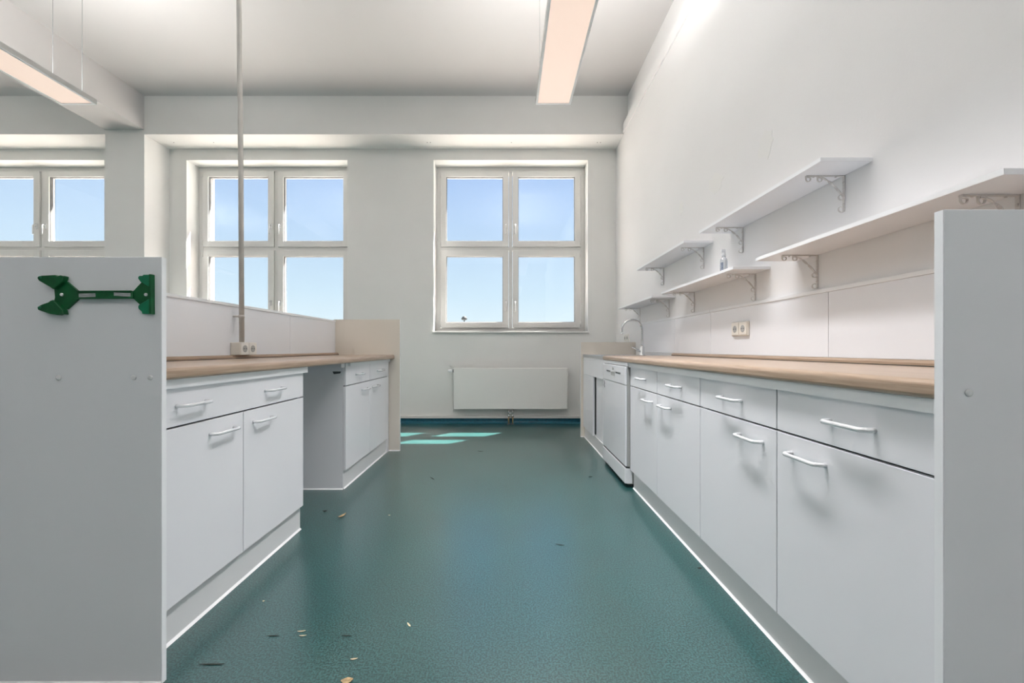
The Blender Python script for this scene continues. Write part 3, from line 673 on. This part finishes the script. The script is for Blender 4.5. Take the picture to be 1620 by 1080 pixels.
# ------------------------------------------------------------------ litter on the floor
def fl(px, py):
    d = H*640/(py-551); return ((px-800.5)*d/640, d)
def litter(name, px, py, L, W, ang, m, label, cat, curl=0.006, grp='litter on the floor'):
    x, y = fl(px, py); n = 7; vs = []; fs = []
    for i in range(n):
        u = i/(n-1)*2-1; w = W*(1-abs(u)**1.8)*0.5+W*0.06; z = 0.0015+curl*(1-math.cos(u*1.3)) * 1.2
        for s, dz in ((-1, curl*0.5), (0, 0), (1, curl*0.5)): vs.append((u*L/2, s*w, z+dz*(1-abs(u))))
    nv = len(vs); vs += [(p[0], p[1], p[2]-0.0012) for p in vs]
    for i in range(n-1):
        for j in range(2):
            a = i*3+j; q = (a, a+1, a+4, a+3); fs.append(q); fs.append(tuple(nv+t for t in q[::-1]))
    rim = [0,1,2]+[i*3+2 for i in range(1, n)]+[(n-1)*3+1, (n-1)*3]+[i*3 for i in range(n-2, 0, -1)]
    for a, b in zip(rim, rim[1:]+rim[:1]): fs.append((a, b, nv+b, nv+a))
    ca, sa = math.cos(ang), math.sin(ang)
    o = MB().add([(x+p[0]*ca-p[1]*sa, y+p[0]*sa+p[1]*ca, p[2]) for p in vs], fs).build(name, m, None, origin=(x, y, 0))
    tag(o, label, cat, grp); return o
litter('dry_leaf', 541, 817, 0.060, 0.016, 1.15, 'leaf', 'curled brown dry leaf in front of the knee gap', 'leaf', 0.012)
litter('leaf_scrap', 514, 809, 0.025, 0.012, 0.3, 'twig', 'dark crumpled scrap beside the curled brown leaf', 'scrap', 0.008)
litter('twig', 684, 757, 0.07, 0.006, 2.2, 'twig', 'thin dark twig in the middle of the aisle', 'twig', 0.004)
litter('twig', 760, 714, 0.055, 0.010, -0.3, 'twig', 'short dark twig near the sun patches', 'twig', 0.004)
litter('twig', 886, 862, 0.045, 0.004, -0.3, 'twig', 'thin dark splinter in the shiny middle of the floor', 'twig', 0.003)
litter('straw_scrap', 647, 989, 0.026, 0.006, -0.9, 'straw', 'pale wood chip near the middle of the floor', 'scrap', 0.003)
litter('straw_scrap', 477, 999, 0.026, 0.004, 0.15, 'straw', 'upper of two pale straw bits left of centre', 'scrap', 0.003)
litter('straw_scrap', 479, 1006, 0.024, 0.004, 0.05, 'straw', 'lower of two pale straw bits left of centre', 'scrap', 0.003)
litter('straw_scrap', 560, 1043, 0.022, 0.005, 0.2, 'straw', 'small pale straw bit near the bottom of the picture', 'scrap', 0.003)
litter('dry_leaf', 549, 1078, 0.034, 0.020, 0.2, 'leaf', 'tan dry leaf at the bottom edge of the picture', 'leaf', 0.006)
litter('twig', 335, 1051, 0.075, 0.004, 0.02, 'twig', 'long thin dark sliver by the left end panel', 'twig', 0.002)
litter('twig', 432, 1006, 0.040, 0.003, 0.02, 'twig', 'thin dark sliver left of the two straw bits', 'twig', 0.002)
litter('twig', 548, 1006, 0.032, 0.003, 0.02, 'twig', 'thin dark sliver right of the two straw bits', 'twig', 0.002)
litter('straw_scrap', 616, 815, 0.012, 0.006, 0.0, 'straw', 'tiny pale crumb right of the curled leaf', 'scrap', 0.002)
litter('straw_scrap', 417, 951, 0.008, 0.006, 0.0, 'straw', 'tiny pale crumb below the left cabinet', 'scrap', 0.002)
litter('leaf_scrap', 1107, 899, 0.020, 0.010, 0.1, 'twig', 'dark scrap against the right plinth', 'scrap', 0.002)
litter('leaf_scrap', 934, 754, 0.028, 0.010, 0.1, 'twig', 'dark scrap in front of the dishwasher', 'scrap', 0.003)

# ------------------------------------------------------------------ lamp post outside
Y = 60.0; px = (734.5-800.5)*Y/640
lp = thing('lamp_post', 'tiny mushroom-shaped lamp post far outside the window', 'lamp post', (px, Y, -0.5))
MB().tube([(px, Y, -0.5), (px, Y, 5.2)], 0.075, 8).build('post', 'postm', lp)
MB().lathe([(0.10, 5.1), (0.45, 5.25), (0.42, 5.45), (0.25, 5.68), (0.08, 5.75)], (px, Y, 0.0), n=14).build('head', 'postm', lp)
